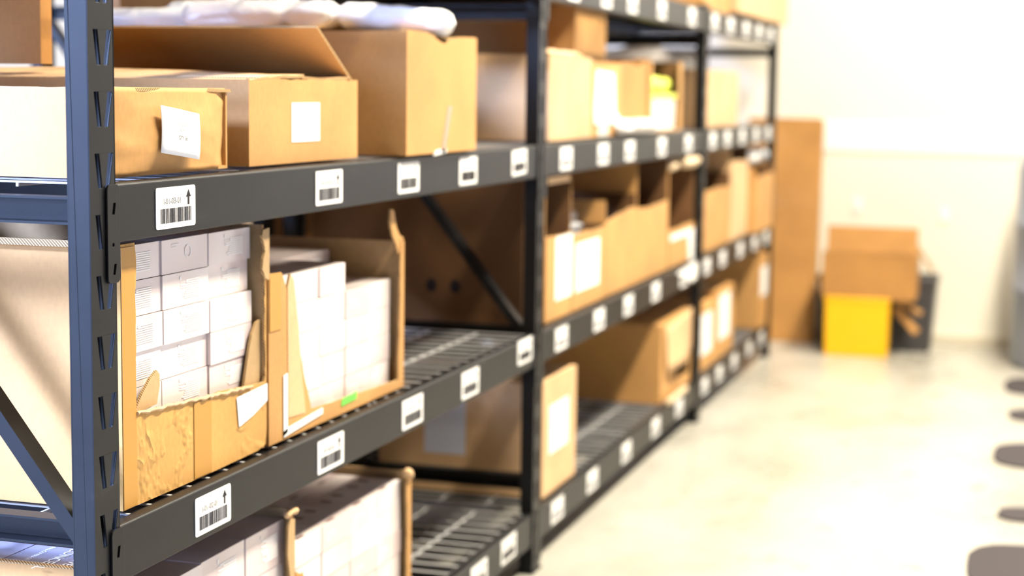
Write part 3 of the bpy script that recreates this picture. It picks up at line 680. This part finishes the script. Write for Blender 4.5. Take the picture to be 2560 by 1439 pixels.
roll('foam_roll', 'thick white roll lying on the shelf edge in the second bay', (-.005, 2.58, .990), (-.008, 3.02, .988), .024, WRAP, 13, cat='roll')
r = carton('open_carton', 'small tan carton open at the front, holding a white tub with a neon yellow bag', -.28, -.02, 3.01, 3.455, zU, 1.175, KRAFT, top='open', inner=DARK_SHADEC, group='cartons on the upper middle shelf',
           front=[(0, 0), (.445, 0), (.445, .208), (.40, .208), (.398, .004), (.03, .004), (.028, .195), (0, .2)])
m = MB(); m.poly((-.032, 0, 0), Y, Z, [(3.045, zU), (3.41, zU), (3.425, 1.075), (3.03, 1.075)], t=.16, me=0)
r = empty('storage_tub', 'white plastic tub with a neon yellow rim on the upper middle shelf', 'tub', (-.08, 3.23, zU)); o = m.build('tub_body', nt('white_tub_plastic', .4, .5, 0, (.80, .76, .70))[0], r, bevel=.006)
MB().box(-.195, -.028, 3.02, 3.44, 1.062, 1.078).build('tub_rim', NEON, r, bevel=.004); child_fix(r)
for nm, a, b, rad in (('leftmost hump', (-.075, 3.03, 1.112), (-.075, 3.24, 1.107), .032), ('rightmost hump', (-.075, 3.25, 1.105), (-.075, 3.435, 1.102), .03)):
    roll('neon_bag', 'neon yellow plastic bag on the white tub, ' + nm, a, b, rad, NEON, 17, cat='bag')
roll('poly_bag', 'white bag standing up behind the tan carton, just right of the tall amber carton', (-.34, 3.10, zU+.05), (-.34, 3.10, 1.25), .045, WRAP, 14, cat='bag')
roll('poly_bag', 'narrow white bag behind the tan carton with the yellow bag', (-.36, 3.36, zU+.05), (-.36, 3.36, 1.25), .04, WRAP, 15, cat='bag')
roll('poly_bag', 'wide cloudy white bag at the back left of the third post', (-.46, 4.08, 1.19), (-.18, 3.95, 1.205), .05, WRAP, 16, cat='bag', flat=.75)
carton('cardboard_carton', 'plain carton under the cloudy white bag behind the third post', -.55, -.30, 3.55, 3.69, zU, 1.10, DARK_SHADEC, group='cartons on the upper middle shelf')
# third bay upper
carton('cardboard_carton', 'tan carton right of the third post on the upper middle shelf', -.30, -.02, 3.83, 4.46, zU, 1.160, PALE, group='cartons on the upper middle shelf')
roll('wrapped_bundle', 'large cloudy plastic wrapped bundle behind the tan carton, lower one', (-.42, 4.0, 1.045), (-.36, 5.15, 1.045), .06, CLEARBAG, 30, cat='bundle', flat=1)
roll('wrapped_bundle', 'large cloudy plastic wrapped bundle behind the tan carton, upper one', (-.42, 4.3, 1.185), (-.33, 5.12, 1.185), .065, CLEARBAG, 33, cat='bundle', flat=1)
# top shelf
r = carton('cardboard_carton', 'pale carton on the top shelf at the far end of the rack', -.50, -.0, 4.30, 5.50, LV[3]+.018, 1.80, PALE, group='cartons on the top shelf')
carton('cardboard_carton', 'brown carton on the top shelf over the third post', -.55, -.03, 3.80, 4.28, LV[3]+.004, 1.70, KRAFT, group='cartons on the top shelf')
carton('cardboard_carton', 'carton on the top shelf over the second bay', -.55, -.10, 2.1, 3.4, LV[3]+.004, 1.62, KRAFT2, group='cartons on the top shelf')
# big dark cartons behind the open fronted ones
# third bay, lower middle shelf
openbox('open carton right of the third post with a low front', 3.80, 4.36, zB, .752, .80, slope=.0)
openbox('tall pale open carton, second in the third bay of the lower middle shelf', 4.37, 4.74, zB, .835, TOP2, mat=PALE)
r = openbox('open carton at the far end of the rack with white bags on top', 4.75, 5.17, zB, .765, .80, xf=.01)
roll('poly_bag', 'white plastic bag on the farthest open carton, nearer one', (-.10, 4.80, .835), (-.04, 4.97, .835), .04, WRAP, 41, cat='bag')
roll('poly_bag', 'white plastic bag on the farthest open carton, farther one', (-.16, 5.03, .84), (-.0, 5.10, .84), .036, GREYBAG, 42, cat='bag')
# bottom shelf, second bay
r = carton('cardboard_carton', 'narrow pale carton with white label on the bottom shelf right of the second post', -.42, -.016, 1.957, 2.245, zC, .413, PALE, group='cartons on the bottom shelf')
lb = patch(r, 'shipping_label', PAPER, 2.01, .235, 2.175, .350, -.016); lb.location = (0, 0, 0)
lb.location = -r.location; lines(lb, r, GREYINK, 2.05, .27, 2.13, .31, -.016, 3, 2)
o = MB().poly((0, 1.9565, 0), X, Z, rect(-.306, .232, -.205, .375), t=.0008, me=0).build('paper_label', nt('bluish_paper', .6, .3, 0, (.62, .66, .78))[0], r); o.location = -r.location
r = carton('open_carton', 'large brown carton with a cut front and bent flap, middle of the bottom shelf', -.55, -.02, 3.235, 3.695, zC, .383, KRAFT, group='cartons on the bottom shelf', top='closed', inner=DARK_SHADEC,
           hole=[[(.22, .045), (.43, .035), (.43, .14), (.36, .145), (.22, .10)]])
o = grid_panel((-.016-r.location.x, 3.29-r.location.y, .09), Y*.40 + Z*.015, Z*.14, 12, 6, lambda a, b: .025*(1-b)*math.sin(math.pi*min(1, a+.1)) , T, [PALE, EDGE, PALE], 'bent_flap', r)
patch(r, 'paper_scrap', TAN, 3.245, .142, 3.52, .155, -.0, off=.008, t=.01)
r = carton('cardboard_carton', 'carton with a white label on the bottom shelf just past the third post', -.30, -.02, 3.83, 4.165, zC, .365, KRAFT, group='cartons on the bottom shelf')
patch(r, 'shipping_label', PAPER, 3.86, .195, 4.06, .335, -.02)
r = carton('cardboard_carton', 'carton with a white label, second past the third post on the bottom shelf', -.30, -.02, 4.17, 4.49, zC, .385, KRAFT, group='cartons on the bottom shelf')
patch(r, 'shipping_label', PAPER, 4.19, .205, 4.41, .365, -.02)
carton('cardboard_carton', 'dark tall carton behind the two labelled cartons on the bottom shelf', -.58, -.31, 3.80, 4.5, zC, .455, DARK_SHADEC, group='cartons on the bottom shelf')
r = carton('cardboard_carton', 'leaning carton with a pale label at the far end of the bottom shelf', -.30, -.005, 5.02, 5.20, zC, .44, KRAFT, group='cartons on the bottom shelf')
patch(r, 'shipping_label', PAPER, 5.03, .27, 5.19, .39, -.005)
# ---- rear rack ------------------------------------------------------------------
xr = -DEPTH-GAP
carton('cardboard_carton', 'dark brown carton, upper left beyond the post', -.60, -.384, .50, .53, z3+H2+.020, LV[3]-.045, KRAFT2, group='cartons on the upper middle shelf')
for lab, a, b, z0, z1, mt in (('second bay, upper middle shelf, behind the tall amber carton', 2.2, 3.5, zU, 1.26, KRAFT2), ('second bay, bottom shelf, behind the large cut carton', 2.9, 3.6, LV[0]+.004, .44, DARK_SHADEC), ('second bay, lower middle shelf, behind the grey bags', 1.92, 3.4, LV[1]+.004, .88, KRAFT2), ('first bay, lower middle shelf, pinkish one', .95, 1.7, LV[1]+.004, .87, PALE), ('first bay, lower middle shelf, added unseen to block light', .10, .90, LV[1]+.004, .87, KRAFT2), ('first bay, bottom shelf, nearest the camera, unseen light blocker', .10, .90, .004, .44, KRAFT2), ('first bay, bottom shelf, by second frame, unseen light blocker', .95, 1.7, .004, .44, KRAFT2)):  # hidden first-bay cartons are added to block the door light
    carton('cardboard_carton', 'large carton on the rear rack, ' + lab, xr-.5, xr-.05, a, b, z0, z1, mt, group='cartons on the rear rack')
carton('cardboard_carton', 'narrow pale carton on the rear rack behind the white plastic rolls', xr-.135, xr-.04, 1.27, 1.78, zU, 1.275, PALE, group='cartons on the rear rack')
carton('cardboard_carton', 'large carton on the top shelf of the rear rack behind the second bay', xr-.5, xr-.05, 1.95, 3.2, LV[3]+.004, 1.7, PALE, group='cartons on the rear rack')
r = carton('cardboard_carton', 'big dark brown carton with two round marks behind the brace of the second post', -.58, -.06+0, 1.925, 1.970, zB, TOP2, DARK_SHADEC, group='cartons behind the second frame')
mk = MB()
for cx, cz in ((-.280, .632), (-.222, .632)):
    mk.poly((0, 1.9244, 0), X, Z, [(cx+.013*math.cos(t*math.pi/10), cz+.016*math.sin(t*math.pi/10)) for t in range(20)], t=.0004, me=0)
o = mk.build('printed_mark', INK, r); o.location = -r.location
carton('cardboard_carton', 'unseen light-blocking carton on the top shelf of the rear rack behind the first bay', xr-.5, xr-.04, .08, 1.0, LV[3]+.004, 1.66, KRAFT, group='cartons on the rear rack')  # added out of view to keep skylight off the flat brown carton
carton('cardboard_carton', 'big brown carton standing low on the floor behind the rear rack strut', xr-.5, xr-.02, 1.95, 2.8, 0.001, .45, DARK_SHADEC, group='cartons on the rear rack')

# ---- far end of the aisle ---------------------------------------------------------
r = empty('cardboard_sheet', 'tall folded cardboard sheet leaning against the back wall by the rack end', 'cardboard sheet', (0, 5.72, 0))
m = MB(); m.poly((-.20, 5.70, 0), X, (Z + Y*.10).normalized(), [(0, 0), (.325, 0), (.322, .982), (0, .985)], t=-.012); m.build('front_sheet', [KRAFT2, EDGE], r)
m = MB(); m.poly((-.18, 5.716, 0), X, (Z + Y*.09).normalized(), [(0, 0), (.312, 0), (.312, .972), (0, .974)], t=-.012); m.build('rear_sheet', [KRAFT, EDGE], r); child_fix(r)
r = empty('trash_bin', 'dark grey plastic bin behind the yellow box, filled with cardboard', 'bin', (.40, 5.62, 0))
def taper(m, x0, x1, y0, y1, z0, z1, g, th=.006):
    a = [(x0+g, y0+g, z0), (x1-g, y0+g, z0), (x1-g, y1-g, z0), (x0+g, y1-g, z0), (x0, y0, z1), (x1, y0, z1), (x1, y1, z1), (x0, y1, z1)]
    b = [(x0+g+th, y0+g+th, z0+th), (x1-g-th, y0+g+th, z0+th), (x1-g-th, y1-g-th, z0+th), (x0+g+th, y1-g-th, z0+th), (x0+th, y0+th, z1), (x1-th, y0+th, z1), (x1-th, y1-th, z1), (x0+th, y1-th, z1)]
    m.add(a, [(3, 2, 1, 0), (0, 1, 5, 4), (1, 2, 6, 5), (2, 3, 7, 6), (3, 0, 4, 7)]); m.add(b, [(0, 1, 2, 3), (0, 4, 5, 1), (1, 5, 6, 2), (2, 6, 7, 3), (3, 7, 4, 0)])
    m.add(a[4:] + b[4:], [(0, 1, 5, 4), (1, 2, 6, 5), (2, 3, 7, 6), (3, 0, 4, 7)]); return m
taper(MB(), .155, .645, 5.575, 5.83, 0, .30, .018).build('bin_body', DARKGREY, r, bevel=.004)
taper(MB(), .15, .65, 5.57, 5.835, .285, .315, .0, .012).build('bin_rim', DARKGREY, r, bevel=.003); child_fix(r)
# leaning board out of the bin
r = empty('cardboard_offcut', 'narrow cardboard strip sticking out of the right side of the dark bin', 'cardboard scrap', (.60, 5.6, .3))
MB().poly((.575, 5.56, .44), X*1.0, Y, rect(0, 0, .006, .12), t=.12).build('strip_body', [KRAFT, EDGE], r).rotation_euler = (0, 0, 0)
for c in r.children:
    c.data.transform(Matrix.Translation((.56, 5.6, .42)) @ Matrix.Rotation(R(-33), 4, 'Y') @ Matrix.Translation((-.56, -5.6, -.42)))
child_fix(r)
r = empty('open_box', 'open brown cardboard box with its back flap up, resting on the yellow box', 'cardboard box', (.39, 5.50, .25))
bx0, bx1, by0, by1, bz0, bz1 = .195, .580, 5.375, 5.56, .252, .440
MB().poly((bx0, by0, bz0), X, Z, [(0, 0), (.385, -.012), (.385, .170), (0, .178)], t=T).build('front_panel', [KRAFT2, EDGE], r)
MB().poly((bx1, by0+T, bz0), Y, Z, rect(0, 0, by1-by0-2*T, .18), t=T).build('side_panel', [KRAFT2, EDGE], r)
MB().poly((bx0, by1-T, bz0), -Y, Z, rect(0, 0, by1-by0-2*T, .18), t=T).build('side_panel', [KRAFT2, EDGE], r)
MB().poly((bx1, by1, bz0), -X, Z, rect(0, 0, .385, .18), t=T).build('back_panel', [KRAFT2, EDGE], r)
MB().box(bx0+T, bx1-T, by0+T, by1-T, bz0, bz0+T).build('bottom_panel', KRAFT2, r)
MB().poly((bx0+.015, by0+.01, bz0+.18), X, Z*.98 + Y*.2, rect(0, 0, .37, .112), t=T).build('raised_flap', [KRAFT2, EDGE], r)
child_fix(r)
r = empty('yellow_box', 'bright yellow plastic box on the floor in front of the dark bin', 'box', (.345, 5.42, 0))
taper(MB(), .212, .475, 5.37, 5.47, 0.0, .243, .003).build('box_body', YELLOW, r, bevel=.006)
MB().box(.208, .479, 5.366, 5.474, .232, .247).build('box_lid', YELLOW, r, bevel=.004); child_fix(r)
r = empty('cardboard_offcut', 'flat strip of cardboard leaning low between the yellow box and bin', 'cardboard scrap', (.52, 5.47, 0))
m = MB(); m.bar((.49, 5.475, .20), (.585, 5.475, .10), .01, .03, ref=(0, 1, 0)); m.bar((.49, 5.48, .235), (.60, 5.48, .18), .008, .02, ref=(0, 1, 0)); m.build('strip_body', KRAFT, r); child_fix(r)
# grey drum at the right edge
r = empty('steel_drum', 'blue grey rounded steel drum at the right edge near the back wall', 'drum', (1.27, 5.45, 0))
m = MB(); prof = [(.0, .30), (.02, .31), (.30, .31), (.31, .318), (.32, .31), (.56, .31), (.57, .318), (.58, .31), (.80, .305), (.86, .285), (.875, .25)]
m.tube([(0, 0, a) for a, b in prof], [b for a, b in prof], 48); m.build('drum_body', GREYMETAL, r, smooth=True)
MB().tube([(0, 0, .872), (0, 0, .885)], .24, 40).build('drum_lid', GREYMETAL, r)
# thin dark sheets standing in for shadows on the floor at the right edge
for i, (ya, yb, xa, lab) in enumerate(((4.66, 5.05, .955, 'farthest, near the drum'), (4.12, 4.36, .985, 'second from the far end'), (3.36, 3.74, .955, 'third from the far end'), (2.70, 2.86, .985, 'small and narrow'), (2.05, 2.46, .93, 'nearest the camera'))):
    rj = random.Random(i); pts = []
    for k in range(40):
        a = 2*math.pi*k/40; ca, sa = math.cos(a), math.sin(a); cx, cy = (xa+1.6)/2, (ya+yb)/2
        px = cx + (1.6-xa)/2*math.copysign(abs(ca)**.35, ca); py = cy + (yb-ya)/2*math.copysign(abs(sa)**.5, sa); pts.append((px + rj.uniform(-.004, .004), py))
    o = MB().poly((0, 0, .006), X, Y, pts, t=.0055, me=0).build('floor_shadow_patch', FLOOR_SHADOW); tag(o, 'dark shadow patch laid on the floor at the right edge, ' + lab, 'shadow patch', 'dark shadow patches at the right edge')
# faint wall plates
for i, (px, pz) in enumerate(((.28, .60), (.655, .57))):
    r = tag(MB().box(px-.018, px+.018, YB-.006, YB, pz-.03, pz+.03).build('wall_plate', WHITEP, bevel=.002), 'small white plate on the back wall, ' + ('above the open box' if i == 0 else 'right of the open box'), 'wall plate')
